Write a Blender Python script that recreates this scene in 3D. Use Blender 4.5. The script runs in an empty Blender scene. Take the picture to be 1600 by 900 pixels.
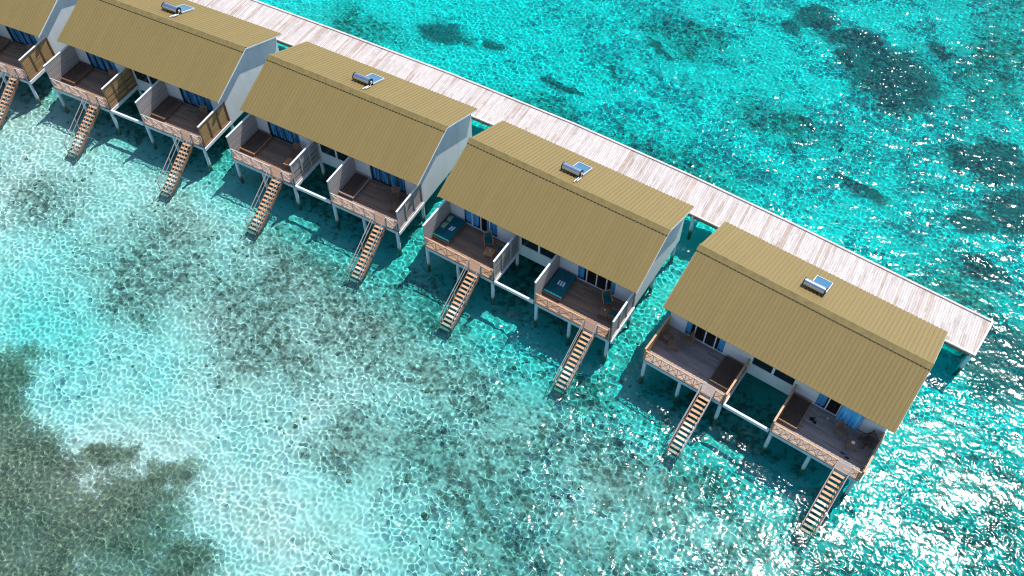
import bpy, math, random
import numpy as np
from mathutils import Matrix, Vector, Quaternion

random.seed(7)
sc = bpy.context.scene
C = sc.collection

# ------------------------------------------------------------------ camera
cam_data = bpy.data.cameras.new('camera')
cam = bpy.data.objects.new('camera', cam_data)
C.objects.link(cam)
_pitch, _yaw, _roll = 0.628, 0.4983, 0.0067
_h = Vector((-math.sin(_yaw), math.cos(_yaw), 0))
_f = math.cos(_pitch) * Vector((0, 0, -1)) + math.sin(_pitch) * _h
_r = Vector((math.cos(_yaw), math.sin(_yaw), 0))
_u = _r.cross(_f)
_r2 = math.cos(_roll) * _r + math.sin(_roll) * _u
_u2 = -math.sin(_roll) * _r + math.cos(_roll) * _u
cam.matrix_world = Matrix(((_r2.x, _u2.x, -_f.x, 38.997), (_r2.y, _u2.y, -_f.y, -28.200),
                           (_r2.z, _u2.z, -_f.z, 50.382), (0, 0, 0, 1)))
cam_data.sensor_width = 36
cam_data.lens = 34.201
cam_data.clip_start = 0.5
cam_data.clip_end = 3000
sc.camera = cam

# ------------------------------------------------------------------ sky, sun, exposure
SUN = Vector((0.20, 0.50, 1.0)).normalized()
world = bpy.data.worlds.new('World')
sc.world = world
world.use_nodes = True
_nt = world.node_tree
_sky = _nt.nodes.new('ShaderNodeTexSky')
_sky.sky_type = 'NISHITA'
_sky.sun_disc = False
_sky.sun_elevation = math.asin(SUN.z)
_sky.sun_rotation = math.atan2(SUN.x, SUN.y)
_sky.air_density = 1.0
_sky.dust_density = 0.6
_nt.links.new(_sky.outputs[0], _nt.nodes['Background'].inputs[0])
_nt.nodes['Background'].inputs[1].default_value = 0.135
sun_data = bpy.data.lights.new('sun', 'SUN')
sun_data.energy = 3.9
sun_data.angle = math.radians(0.5)
sun_data.color = (1, 0.965, 0.91)
sun_data.cycles.is_caustics_light = True
sun = bpy.data.objects.new('sun', sun_data)
C.objects.link(sun)
sun.rotation_euler = SUN.to_track_quat('Z', 'Y').to_euler()
sun.location = (10, 20, 60)
sc.view_settings.view_transform = 'Standard'
sc.view_settings.look = 'None'
sc.view_settings.exposure = 0.45
sc.view_settings.gamma = 1
sc.cycles.max_bounces = 8
sc.cycles.transparent_max_bounces = 8
sc.cycles.caustics_refractive = True
sc.cycles.caustics_reflective = False
sc.cycles.sample_clamp_indirect = 6
sc.cycles.pixel_filter_type = 'BLACKMAN_HARRIS'
sc.cycles.filter_width = 1.15

# ------------------------------------------------------------------ node helpers
def new_mat(name):
    m = bpy.data.materials.new(name)
    m.use_nodes = True
    return m, m.node_tree, m.node_tree.nodes['Principled BSDF']

def mth(nt, op, a, b=None, c=None, clamp=False):
    n = nt.nodes.new('ShaderNodeMath')
    n.operation = op
    n.use_clamp = clamp
    for i, v in enumerate((a, b, c)):
        if v is None:
            continue
        if isinstance(v, (int, float)):
            n.inputs[i].default_value = v
        else:
            nt.links.new(v, n.inputs[i])
    return n.outputs[0]

def mixc(nt, fac, a, b, mode='MIX'):
    n = nt.nodes.new('ShaderNodeMix')
    n.data_type = 'RGBA'
    n.blend_type = mode
    for s, v in ((n.inputs[0], fac), (n.inputs[6], a), (n.inputs[7], b)):
        if isinstance(v, (int, float)):
            s.default_value = v
        elif isinstance(v, tuple):
            s.default_value = (*v[:3], 1)
        else:
            nt.links.new(v, s)
    return n.outputs[2]

def coords(nt, scale=(1, 1, 1), rot=(0, 0, 0), kind='Object'):
    tc = nt.nodes.new('ShaderNodeTexCoord')
    mp = nt.nodes.new('ShaderNodeMapping')
    mp.inputs['Scale'].default_value = scale
    mp.inputs['Rotation'].default_value = rot
    nt.links.new(tc.outputs[kind], mp.inputs[0])
    return mp.outputs[0]

def noise(nt, vec, scale, detail=4, rough=0.55, dist=0.0):
    n = nt.nodes.new('ShaderNodeTexNoise')
    n.inputs['Scale'].default_value = scale
    n.inputs['Detail'].default_value = detail
    n.inputs['Roughness'].default_value = rough
    n.inputs['Distortion'].default_value = dist
    if vec is not None:
        nt.links.new(vec, n.inputs['Vector'])
    return n.outputs[0]

def ramp(nt, fac, lo, hi, a=0.0, b=1.0):
    n = nt.nodes.new('ShaderNodeMapRange')
    n.interpolation_type = 'SMOOTHSTEP'
    n.inputs[1].default_value = lo
    n.inputs[2].default_value = hi
    n.inputs[3].default_value = a
    n.inputs[4].default_value = b
    nt.links.new(fac, n.inputs[0])
    return n.outputs[0]

def bump(nt, P, height, strength=0.3, dist=0.02):
    b = nt.nodes.new('ShaderNodeBump')
    b.inputs['Strength'].default_value = strength
    b.inputs['Distance'].default_value = dist
    nt.links.new(height, b.inputs['Height'])
    nt.links.new(b.outputs[0], P.inputs['Normal'])

def simple(name, col, rough=0.6, var=0.12, vscale=3.0, metal=0.0, spec=0.4):
    m, nt, P = new_mat(name)
    v = coords(nt)
    n = noise(nt, v, vscale, 5, 0.6)
    f = ramp(nt, n, 0.3, 0.7)
    dark = tuple(c * (1 - var) for c in col)
    lite = tuple(min(1, c * (1 + var * 0.7)) for c in col)
    nt.links.new(mixc(nt, f, dark, lite), P.inputs['Base Color'])
    P.inputs['Roughness'].default_value = rough
    P.inputs['Metallic'].default_value = metal
    P.inputs['Specular IOR Level'].default_value = spec
    return m

def planks(name, across, width, cols, gap=0.06, rough=0.7, grain=1.0, axis_len=2.4, spec=0.25):
    """Boards laid side by side along one object axis; cols = a list of base colours."""
    m, nt, P = new_mat(name)
    tc = nt.nodes.new('ShaderNodeTexCoord')
    sep = nt.nodes.new('ShaderNodeSeparateXYZ')
    nt.links.new(tc.outputs['Object'], sep.inputs[0])
    ax = {'X': 0, 'Y': 1, 'Z': 2}
    t = mth(nt, 'DIVIDE', sep.outputs[ax[across]], width)
    idx = mth(nt, 'FLOOR', t)
    fr = mth(nt, 'FRACT', t)
    along = sep.outputs[ax['Y' if across == 'X' else 'X']]
    wn0 = nt.nodes.new('ShaderNodeTexWhiteNoise')
    wn0.noise_dimensions = '1D'
    nt.links.new(idx, wn0.inputs['W'])
    off = mth(nt, 'MULTIPLY', wn0.outputs[0], 7.0)
    al = mth(nt, 'DIVIDE', mth(nt, 'ADD', along, off), axis_len)
    bi = mth(nt, 'FLOOR', al)
    afr = mth(nt, 'FRACT', al)
    comb = nt.nodes.new('ShaderNodeCombineXYZ')
    nt.links.new(idx, comb.inputs[0])
    nt.links.new(bi, comb.inputs[1])
    wn = nt.nodes.new('ShaderNodeTexWhiteNoise')
    wn.noise_dimensions = '3D'
    nt.links.new(comb.outputs[0], wn.inputs['Vector'])
    cr = nt.nodes.new('ShaderNodeValToRGB')
    cr.color_ramp.interpolation = 'CONSTANT'
    els = cr.color_ramp.elements
    while len(els) < len(cols):
        els.new(0.5)
    for i, c in enumerate(cols):
        els[i].position = i / len(cols)
        els[i].color = (*c, 1)
    nt.links.new(wn.outputs[0], cr.inputs[0])
    # grain stretched along the board
    sc_ = {'X': (14, 0.9, 14), 'Y': (0.9, 14, 14), 'Z': (0.9, 0.9, 14)}[across]
    g = noise(nt, coords(nt, sc_), 1.6, 5, 0.7)
    gf = ramp(nt, g, 0.25, 0.75, 1 - 0.28 * grain, 1 + 0.16 * grain)
    gc = nt.nodes.new('ShaderNodeCombineColor')
    for i in range(3):
        nt.links.new(gf, gc.inputs[i])
    col = mixc(nt, 1.0, cr.outputs[0], gc.outputs[0], 'MULTIPLY')
    # blotches of weathering
    w = ramp(nt, noise(nt, coords(nt), 0.55, 5, 0.65), 0.35, 0.7)
    mean = tuple(sum(c[i] for c in cols) / len(cols) for i in range(3))
    col = mixc(nt, mth(nt, 'MULTIPLY', w, 0.35 * grain), col, tuple(x * 1.12 for x in mean))
    e = mth(nt, 'MINIMUM', fr, mth(nt, 'SUBTRACT', 1.0, fr))
    ea = mth(nt, 'MULTIPLY', mth(nt, 'MINIMUM', afr, mth(nt, 'SUBTRACT', 1.0, afr)), axis_len / width)
    e = mth(nt, 'MINIMUM', e, ea)
    gp = ramp(nt, e, gap * 0.5, gap * 1.1, 1.0, 0.0)
    col = mixc(nt, mth(nt, 'MULTIPLY', gp, 0.8), col, tuple(x * 0.12 for x in mean))
    nt.links.new(col, P.inputs['Base Color'])
    P.inputs['Roughness'].default_value = rough
    P.inputs['Specular IOR Level'].default_value = spec
    bump(nt, P, mth(nt, 'SUBTRACT', g, mth(nt, 'MULTIPLY', gp, 2.0)), 0.25, 0.01)
    return m

# ------------------------------------------------------------------ materials
M = {}
def roof_material(name, base):
    m, nt, P = new_mat(name)
    v = coords(nt, (3.0, 0.25, 0.25))
    streak = ramp(nt, noise(nt, v, 1.3, 5, 0.65), 0.3, 0.72)
    blot = ramp(nt, noise(nt, coords(nt), 0.35, 4, 0.6), 0.3, 0.7)
    a = tuple(x * 0.95 for x in base)
    b = tuple(x * 1.04 for x in base)
    col = mixc(nt, streak, a, b)
    col = mixc(nt, mth(nt, 'MULTIPLY', blot, 0.35), col, tuple((base[0] * 1.10, base[1] * 1.08, base[2] * 1.12)))
    # sheet joints every 0.72 m
    tc = nt.nodes.new('ShaderNodeTexCoord')
    sep = nt.nodes.new('ShaderNodeSeparateXYZ')
    nt.links.new(tc.outputs['Object'], sep.inputs[0])
    fr = mth(nt, 'FLOOR', mth(nt, 'DIVIDE', sep.outputs[0], 0.72))
    wn = nt.nodes.new('ShaderNodeTexWhiteNoise')
    wn.noise_dimensions = '1D'
    nt.links.new(fr, wn.inputs['W'])
    col = mixc(nt, mth(nt, 'MULTIPLY', wn.outputs[0], 0.12), col, tuple(x * 0.8 for x in base))
    # faint rust and dirt washed down the sheets
    st = ramp(nt, noise(nt, coords(nt, (2.2, 0.5, 0.5)), 0.9, 6, 0.7), 0.58, 0.82)
    col = mixc(nt, mth(nt, 'MULTIPLY', st, 0.30), col, (base[0] * 0.95, base[1] * 0.72, base[2] * 0.5))
    nt.links.new(col, P.inputs['Base Color'])
    P.inputs['Roughness'].default_value = 0.5
    P.inputs['Specular IOR Level'].default_value = 0.4
    return m
M['roof'] = roof_material('olive_tan_roof_metal', (0.235, 0.170, 0.060))
M['ridge'] = simple('ridge_flashing', (0.225, 0.166, 0.058), 0.5, 0.15)

def wall_material():
    m, nt, P = new_mat('white_wall_paint')
    n1 = ramp(nt, noise(nt, coords(nt, (1, 1, 0.25)), 1.1, 6, 0.65), 0.35, 0.75)
    n2 = ramp(nt, noise(nt, coords(nt, (6, 6, 0.5)), 1.0, 4, 0.7), 0.5, 0.8)
    col = mixc(nt, n1, (0.70, 0.71, 0.72), (0.62, 0.63, 0.63))
    col = mixc(nt, mth(nt, 'MULTIPLY', n2, 0.35), col, (0.50, 0.49, 0.46))
    nt.links.new(col, P.inputs['Base Color'])
    P.inputs['Roughness'].default_value = 0.75
    return m
M['wall'] = wall_material()
M['trim'] = simple('white_trim_paint', (0.74, 0.76, 0.78), 0.6, 0.1, 2.0)
M['beam'] = simple('white_beam_with_painted_shade', (0.50, 0.60, 0.68), 0.6, 0.14, 2.0)  # white beams, with their bluish shade put into the base colour

def post_material():
    m, nt, P = new_mat('white_pipe_with_algae')
    geo = nt.nodes.new('ShaderNodeNewGeometry')
    sep = nt.nodes.new('ShaderNodeSeparateXYZ')
    nt.links.new(geo.outputs['Position'], sep.inputs[0])
    n = noise(nt, coords(nt), 5, 4, 0.6)
    z = mth(nt, 'ADD', sep.outputs[2], mth(nt, 'MULTIPLY', n, -0.5))
    alg = ramp(nt, z, -0.14, 0.10, 1.0, 0.0)
    st = ramp(nt, noise(nt, coords(nt, (4, 4, 0.6)), 2, 4, 0.6), 0.4, 0.7)
    col = mixc(nt, st, (0.62, 0.70, 0.75), (0.48, 0.56, 0.62))
    col = mixc(nt, alg, col, (0.20, 0.17, 0.11))
    nt.links.new(col, P.inputs['Base Color'])
    P.inputs['Roughness'].default_value = 0.6
    return m
M['post'] = post_material()

M['deck_brown'] = planks('brown_deck_boards', 'Y', 0.14,
    [(0.32, 0.19, 0.12), (0.26, 0.165, 0.12), (0.37, 0.22, 0.14), (0.29, 0.20, 0.155), (0.23, 0.155, 0.125)], 0.05)
M['deck_light'] = planks('sun_bleached_deck_boards', 'Y', 0.14,
    [(0.36, 0.29, 0.255), (0.31, 0.26, 0.24), (0.41, 0.325, 0.28), (0.34, 0.30, 0.29), (0.27, 0.225, 0.21)], 0.05)
M['jetty'] = planks('bleached_jetty_boards', 'X', 0.15,
    [(0.54, 0.475, 0.445), (0.48, 0.415, 0.385), (0.58, 0.525, 0.50), (0.50, 0.43, 0.40), (0.55, 0.49, 0.465), (0.42, 0.325, 0.265), (0.60, 0.55, 0.53), (0.52, 0.46, 0.435)],
    0.05, grain=1.5, axis_len=9.0)
M['screen_grey'] = planks('weathered_grey_slats', 'Z', 0.105,
    [(0.52, 0.46, 0.44), (0.44, 0.39, 0.37), (0.58, 0.51, 0.48), (0.48, 0.42, 0.40)], 0.26)
M['screen_gold'] = planks('golden_brown_slats', 'Z', 0.105,
    [(0.58, 0.34, 0.15), (0.48, 0.28, 0.12), (0.64, 0.38, 0.18), (0.52, 0.31, 0.15)], 0.24)
M['wood_orange'] = simple('oiled_orange_wood', (0.50, 0.255, 0.115), 0.55, 0.22, 6)
M['wood_tan'] = simple('tan_timber', (0.55, 0.33, 0.19), 0.6, 0.2, 5)
M['wood_grey'] = simple('weathered_grey_timber', (0.46, 0.40, 0.37), 0.7, 0.2, 5)
M['wood_brown'] = simple('brown_timber', (0.24, 0.135, 0.08), 0.6, 0.25, 5)
M['wood_dark'] = simple('dark_timber', (0.09, 0.055, 0.04), 0.6, 0.25, 5)
M['stringer'] = simple('stair_stringer_timber', (0.30, 0.155, 0.09), 0.65, 0.3, 4)
M['tread_orange'] = simple('orange_stair_tread', (0.55, 0.30, 0.16), 0.6, 0.22, 6)
M['tread_pale'] = simple('bleached_stair_tread', (0.64, 0.51, 0.40), 0.6, 0.22, 6)
M['tread_algae'] = simple('algae_covered_stair_tread', (0.30, 0.29, 0.22), 0.7, 0.35, 9)
M['metal'] = simple('galvanised_handrail', (0.40, 0.355, 0.33), 0.45, 0.15, 6)
M['daybed_slats'] = planks('dark_daybed_slats', 'X', 0.11,
    [(0.15, 0.095, 0.07), (0.12, 0.075, 0.055), (0.18, 0.11, 0.08)], 0.14)
M['teal'] = simple('teal_cushion_fabric', (0.012, 0.125, 0.145), 0.85, 0.2, 4, spec=0.15)
M['green'] = simple('pale_green_patterned_fabric', (0.26, 0.42, 0.28), 0.85, 0.45, 14, spec=0.1)
M['towel'] = simple('lavender_white_towel', (0.72, 0.74, 0.88), 0.9, 0.06, 8, spec=0.1)
M['black'] = simple('black_rubber', (0.012, 0.012, 0.014), 0.5, 0.2, 6)
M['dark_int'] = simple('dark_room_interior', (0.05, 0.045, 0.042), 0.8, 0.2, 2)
M['steel'] = simple('brushed_steel_tank', (0.62, 0.64, 0.68), 0.24, 0.08, 4, metal=1.0)
M['alu'] = simple('white_aluminium', (0.72, 0.74, 0.77), 0.4, 0.06, 4)
M['pipe'] = simple('white_pipe', (0.72, 0.75, 0.72), 0.5, 0.1, 4)
M['ceramic'] = simple('white_ceramic', (0.8, 0.8, 0.8), 0.3, 0.04, 4)

def fabric(name, a, b, freq):
    m, nt, P = new_mat(name)
    v = coords(nt, (1, 1, 0.1))
    n = ramp(nt, noise(nt, v, freq, 3, 0.6), 0.4, 0.62)
    nt.links.new(mixc(nt, n, a, b), P.inputs['Base Color'])
    P.inputs['Roughness'].default_value = 0.9
    P.inputs['Specular IOR Level'].default_value = 0.1
    return m
M['curtain'] = fabric('bright_blue_curtain', (0.10, 0.50, 0.86), (0.22, 0.66, 0.95), 5)
M['curtain_dark'] = fabric('deep_blue_curtain', (0.03, 0.22, 0.45), (0.16, 0.62, 0.95), 7)

def glass_mat(name, tint, gloss):
    m, nt, P = new_mat(name)
    nt.nodes.remove(P)
    t = nt.nodes.new('ShaderNodeBsdfTransparent')
    t.inputs[0].default_value = (*tint, 1)
    g = nt.nodes.new('ShaderNodeBsdfGlossy')
    g.inputs['Roughness'].default_value = 0.03
    mx = nt.nodes.new('ShaderNodeMixShader')
    mx.inputs[0].default_value = gloss
    nt.links.new(t.outputs[0], mx.inputs[1])
    nt.links.new(g.outputs[0], mx.inputs[2])
    nt.links.new(mx.outputs[0], nt.nodes['Material Output'].inputs[0])
    return m
M['glass'] = glass_mat('clear_door_glass', (0.92, 0.95, 0.96), 0.05)
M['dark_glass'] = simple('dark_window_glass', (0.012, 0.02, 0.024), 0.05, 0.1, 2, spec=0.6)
M['collector'] = simple('blue_collector_glass', (0.02, 0.13, 0.27), 0.12, 0.15, 3, spec=0.6)

# ------------------------------------------------------------------ numpy value noise
class VNoise:
    def __init__(self, seed):
        self.t = np.random.RandomState(seed).rand(256, 256)
    def __call__(self, X, Y, s, octv=4, rough=0.5):
        tot = 0
        amp = 1.0
        norm = 0
        for o in range(octv):
            x = X / s + 37.1 * o
            y = Y / s + 91.7 * o
            xi = np.floor(x).astype(int)
            yi = np.floor(y).astype(int)
            fx = x - xi
            fy = y - yi
            fx = fx * fx * (3 - 2 * fx)
            fy = fy * fy * (3 - 2 * fy)
            t = self.t
            a = t[xi % 256, yi % 256]
            b = t[(xi + 1) % 256, yi % 256]
            c = t[xi % 256, (yi + 1) % 256]
            d = t[(xi + 1) % 256, (yi + 1) % 256]
            tot = tot + amp * ((a * (1 - fx) + b * fx) * (1 - fy) + (c * (1 - fx) + d * fx) * fy)
            norm += amp
            amp *= rough
            s = s / 2.03
        return tot / norm
V1, V2, V3, V4 = VNoise(1), VNoise(2), VNoise(3), VNoise(4)

def sstep(x, a, b):
    t = np.clip((x - a) / (b - a), 0, 1)
    return t * t * (3 - 2 * t)

# dark seagrass and reef patches (x, y, rx, ry) in metres on the bed
REEF = [(4.0, 23.8, 2.6, 1.3), (8.5, 24.4, 1.3, 0.7), (30.0, 40.6, 1.7, 1.6), (33.5, 38.9, 3.1, 1.3), (37.8, 36.3, 3.6, 3.9),
        (34.1, 37.1, 2.0, 1.0), (28.8, 38.5, 1.1, 1.2), (40.0, 41.4, 1.1, 0.7), (46.2, 31.2, 3.3, 2.1), (48.7, 27.0, 2.7, 2.4),
        (38.2, 24.0, 1.8, 0.7), (15.0, 23.0, 1.7, 0.6), (16.5, 23.3, 1.2, 0.4), (33.3, 28.5, 1.1, 0.5), (45.7, 24.7, 1.6, 0.9),
        (47.9, 20.9, 1.6, 1.1), (50.5, 14.0, 3.0, 3.0),
        (20.5, 30.5, 1.5, 0.4), (18.5, 26.8, 1.2, 0.4)]
GRASS = [(-1.5, -17.8, 3.6, 2.6), (2.2, -19.3, 2.9, 2.6), (3.6, -23.5, 5.3, 4.4), (8.4, -23.4, 4.4, 3.4), (10.3, -18.3, 1.5, 1.7),
         (9.4, -20.4, 3.6, 2.3), (14.2, -21.6, 2.8, 2.2), (6.1, -17.9, 2.0, 0.9), (-8.0, -22, 8, 5)]
RUBBLE = [(-10.3, -4.7, 3.1, 2.4), (7, 5, 8, 3.5), (22, 5, 8, 3.5), (37, 2, 8, 3.5), (-8, 5, 8, 3.5), (-24, 3, 8, 4), (0.0, -6.6, 5.0, 3.1), (7.5, -4.7, 5.8, 3.4), (8.6, -0.6, 5.1, 3.1), (14.4, -3.2, 6.9, 3.7),  # rubble; the wide blobs under the villas also paint the shade there darker
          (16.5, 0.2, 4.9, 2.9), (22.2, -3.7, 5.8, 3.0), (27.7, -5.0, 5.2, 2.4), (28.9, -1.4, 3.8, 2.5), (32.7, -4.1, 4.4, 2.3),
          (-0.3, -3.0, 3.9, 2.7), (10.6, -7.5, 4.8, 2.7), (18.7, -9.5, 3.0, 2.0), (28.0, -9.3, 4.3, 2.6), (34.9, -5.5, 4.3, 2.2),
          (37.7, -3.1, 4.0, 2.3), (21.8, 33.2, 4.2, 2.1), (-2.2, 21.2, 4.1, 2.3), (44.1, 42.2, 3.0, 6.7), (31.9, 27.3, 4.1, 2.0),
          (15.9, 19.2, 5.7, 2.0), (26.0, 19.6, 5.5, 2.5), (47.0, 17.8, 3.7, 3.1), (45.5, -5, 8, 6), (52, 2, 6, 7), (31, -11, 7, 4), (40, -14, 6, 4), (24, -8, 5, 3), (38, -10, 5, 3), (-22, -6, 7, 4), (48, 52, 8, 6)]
def blobs(X, Y, lst, edge=0.45, warp=1.0):
    wx = X + (V3(X, Y, 2.4, 4) - 0.5) * 2.6 * warp
    wy = Y + (V4(X, Y, 2.4, 4) - 0.5) * 2.6 * warp
    m = np.zeros_like(X)
    for (a, b, ra, rb) in lst:
        d = np.sqrt(((wx - a) / ra) ** 2 + ((wy - b) / rb) ** 2)
        m = np.maximum(m, 1 - sstep(d, 1 - edge, 1 + edge))
    return m

def depth_fn(X, Y):
    """metres of water over the bed"""
    d = 0.85 + 0 * X
    d = d + 0.25 * sstep(X + 0.45 * Y, 8, 26)
    d = d + 0.35 * sstep(Y, 10, 24)
    d = d + 0.2 * (V1(X, Y, 14, 3) - 0.5) + 0.16 * (V2(X, Y, 3.2, 3) - 0.5)
    return np.clip(d, 0.35, 8)

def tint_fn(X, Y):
    """how strongly the water colours what lies under it, plus painted hut shade"""
    d = 0.88 + 0.75 * sstep(Y + 0.1 * X, -1.5, 4.0)  # second term is extra tint painting the shade under the huts deeper
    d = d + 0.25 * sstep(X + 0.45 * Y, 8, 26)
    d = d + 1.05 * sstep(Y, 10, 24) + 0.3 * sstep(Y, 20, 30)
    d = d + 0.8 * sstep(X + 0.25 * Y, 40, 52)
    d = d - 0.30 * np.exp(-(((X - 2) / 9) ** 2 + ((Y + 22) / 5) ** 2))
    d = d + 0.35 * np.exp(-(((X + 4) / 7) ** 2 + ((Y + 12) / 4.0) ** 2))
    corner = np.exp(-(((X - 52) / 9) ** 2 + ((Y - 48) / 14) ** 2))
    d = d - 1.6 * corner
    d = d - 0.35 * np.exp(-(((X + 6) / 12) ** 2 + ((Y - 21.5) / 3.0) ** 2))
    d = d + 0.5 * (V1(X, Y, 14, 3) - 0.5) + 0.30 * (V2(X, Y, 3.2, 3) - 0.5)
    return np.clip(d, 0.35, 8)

# ------------------------------------------------------------------ sheets
def axis(c0, c1, d, far):
    core = list(np.arange(c0, c1 + d / 2, d))
    lo, hi = [], []
    s, x = d, c0
    while x > -far:
        s *= 1.12
        x -= s
        lo.append(x)
    s, x = d, c1
    while x < far:
        s *= 1.12
        x += s
        hi.append(x)
    return np.array(lo[::-1] + core + hi)

def sheet(name, xs, ys, zf):
    X, Y = np.meshgrid(xs, ys)
    Z, attrs = zf(X, Y)
    nx, ny = len(xs), len(ys)
    co = np.stack([X, Y, Z], -1).reshape(-1, 3).astype(np.float32)
    i = np.arange((nx - 1) * (ny - 1))
    a = (i // (nx - 1)) * nx + i % (nx - 1)
    q = np.stack([a, a + 1, a + nx + 1, a + nx], -1).ravel().astype(np.int32)
    me = bpy.data.meshes.new(name)
    me.vertices.add(len(co))
    me.vertices.foreach_set('co', co.ravel())
    me.loops.add(len(q))
    me.loops.foreach_set('vertex_index', q)
    me.polygons.add(len(i))
    me.polygons.foreach_set('loop_start', (np.arange(len(i)) * 4).astype(np.int32))
    me.polygons.foreach_set('use_smooth', np.ones(len(i), bool))
    me.update(calc_edges=True)
    for k, v in attrs.items():
        at = me.attributes.new(k, 'FLOAT', 'POINT')
        at.data.foreach_set('value', v.reshape(-1).astype(np.float32))
    o = bpy.data.objects.new(name, me)
    C.objects.link(o)
    return o

# waves
_rng = np.random.RandomState(11)
WAVES = []
for k in range(110):
    lam = math.exp(_rng.uniform(math.log(0.17), math.log(1.7)))
    th = _rng.normal(1.05, 1.0)
    WAVES.append((lam, th, _rng.uniform(0, 6.28), _rng.uniform(0.2, 1.0)))
def sea_fn(X, Y):
    dx = np.gradient(X, axis=1)
    dy = np.gradient(Y, axis=0)
    sp = np.maximum(dx, dy)
    # calmer inshore (lower left), livelier to the right
    right = sstep(X + 0.15 * Y, 6, 26)
    patch = sstep(V2(X, Y, 1.6, 3), 0.3, 0.7)
    chop = (0.95 - 0.3 * sstep(Y, 12, 20) + 0.5 * (V4(X, Y, 2.2, 2) - 0.5)) * (1 - right) + right * (0.42 + 1.0 * patch + 0.08 * sstep(Y, 12, 22))
    chop = chop * (0.8 + 0.45 * V1(X, Y, 5, 3))
    wx = X + 0.5 * V1(X, Y, 3.0, 3)
    wy = Y + 0.5 * V3(X, Y, 3.0, 3)
    Z = np.zeros_like(X)
    for lam, th, ph, am in WAVES:
        K = 2 * math.pi / lam
        fade = np.clip((lam / 2.5 - sp) / (lam / 5.0), 0, 1)
        s = np.sin(K * (wx * math.cos(th) + wy * math.sin(th)) + ph)
        Z = Z + 0.0043 * am * lam ** 0.72 * fade * s
    Z = Z * chop
    return Z, {'tint_and_shade': tint_fn(X, Y)}

sea = sheet('sea', axis(-28, 56, 0.06, 420), axis(-30, 56, 0.06, 420), sea_fn)
sea['kind'] = 'structure'
sea.cycles.is_caustics_caster = True

def bed_fn(X, Y):
    g = blobs(X, Y, GRASS, 0.95, 2.2)
    r = blobs(X, Y, REEF, 0.6, 1.1)
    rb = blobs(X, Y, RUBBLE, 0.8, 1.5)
    Z = -depth_fn(X, Y) + 0.18 * g * (V4(X, Y, 0.6, 3) - 0.3) + 0.35 * r * (V4(X, Y, 0.8, 3))
    return Z, {'grass': g, 'reef': r, 'rubble': rb}
bed = sheet('seabed', axis(-24, 58, 0.22, 430), axis(-30, 58, 0.22, 430), bed_fn)
bed['kind'] = 'structure'
bed.cycles.is_caustics_receiver = True

def attr(nt, name):
    n = nt.nodes.new('ShaderNodeAttribute')
    n.attribute_name = name
    return n.outputs['Fac']

# seabed material: sand, rubble specks, seagrass meadow, dark reef
m, nt, P = new_mat('sand_rubble_and_seagrass')
v = coords(nt)
sand = mixc(nt, ramp(nt, noise(nt, v, 0.8, 6, 0.65), 0.3, 0.7), (0.78, 0.745, 0.65), (0.93, 0.905, 0.84))
sp_f = noise(nt, v, 2.2, 6, 0.72)
sp_c = noise(nt, v, 0.55, 4, 0.6)
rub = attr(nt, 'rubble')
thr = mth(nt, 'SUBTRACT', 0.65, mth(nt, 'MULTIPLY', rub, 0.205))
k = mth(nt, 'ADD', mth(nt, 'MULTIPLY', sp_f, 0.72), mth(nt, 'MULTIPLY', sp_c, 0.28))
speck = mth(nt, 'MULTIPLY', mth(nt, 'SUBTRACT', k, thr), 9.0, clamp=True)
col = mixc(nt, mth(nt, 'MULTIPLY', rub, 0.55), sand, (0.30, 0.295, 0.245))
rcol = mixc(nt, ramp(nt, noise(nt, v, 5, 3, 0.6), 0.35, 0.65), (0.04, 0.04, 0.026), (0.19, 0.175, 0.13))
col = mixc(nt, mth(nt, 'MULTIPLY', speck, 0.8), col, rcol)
gn = mth(nt, 'ADD', mth(nt, 'MULTIPLY', noise(nt, v, 1.8, 8, 0.8), 0.55), mth(nt, 'MULTIPLY', noise(nt, v, 9.0, 4, 0.7), 0.45))
gcol = mixc(nt, ramp(nt, gn, 0.40, 0.62), (0.030, 0.034, 0.018), (0.33, 0.32, 0.21))
gcol = mixc(nt, ramp(nt, noise(nt, v, 0.5, 4, 0.6), 0.45, 0.75, 0, 0.45), gcol, (0.24, 0.23, 0.17))
gm = ramp(nt, mth(nt, 'ADD', attr(nt, 'grass'), mth(nt, 'MULTIPLY', mth(nt, 'SUBTRACT', gn, 0.5), 3.2)), 0.10, 0.78)
col = mixc(nt, mth(nt, 'MULTIPLY', gm, 0.95), col, gcol)
dn = noise(nt, v, 2.6, 5, 0.7)
dcol = mixc(nt, ramp(nt, dn, 0.35, 0.7), (0.022, 0.085, 0.09), (0.06, 0.17, 0.165))
dm = ramp(nt, mth(nt, 'ADD', attr(nt, 'reef'), mth(nt, 'MULTIPLY', mth(nt, 'SUBTRACT', dn, 0.5), 1.4)), 0.2, 0.85)
col = mixc(nt, mth(nt, 'MULTIPLY', dm, 0.9), col, dcol)
nt.links.new(col, P.inputs['Base Color'])
P.inputs['Roughness'].default_value = 1
P.inputs['Specular IOR Level'].default_value = 0
bump(nt, P, mth(nt, 'ADD', gn, sp_f), 0.5, 0.08)
bed.data.materials.append(m)

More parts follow.
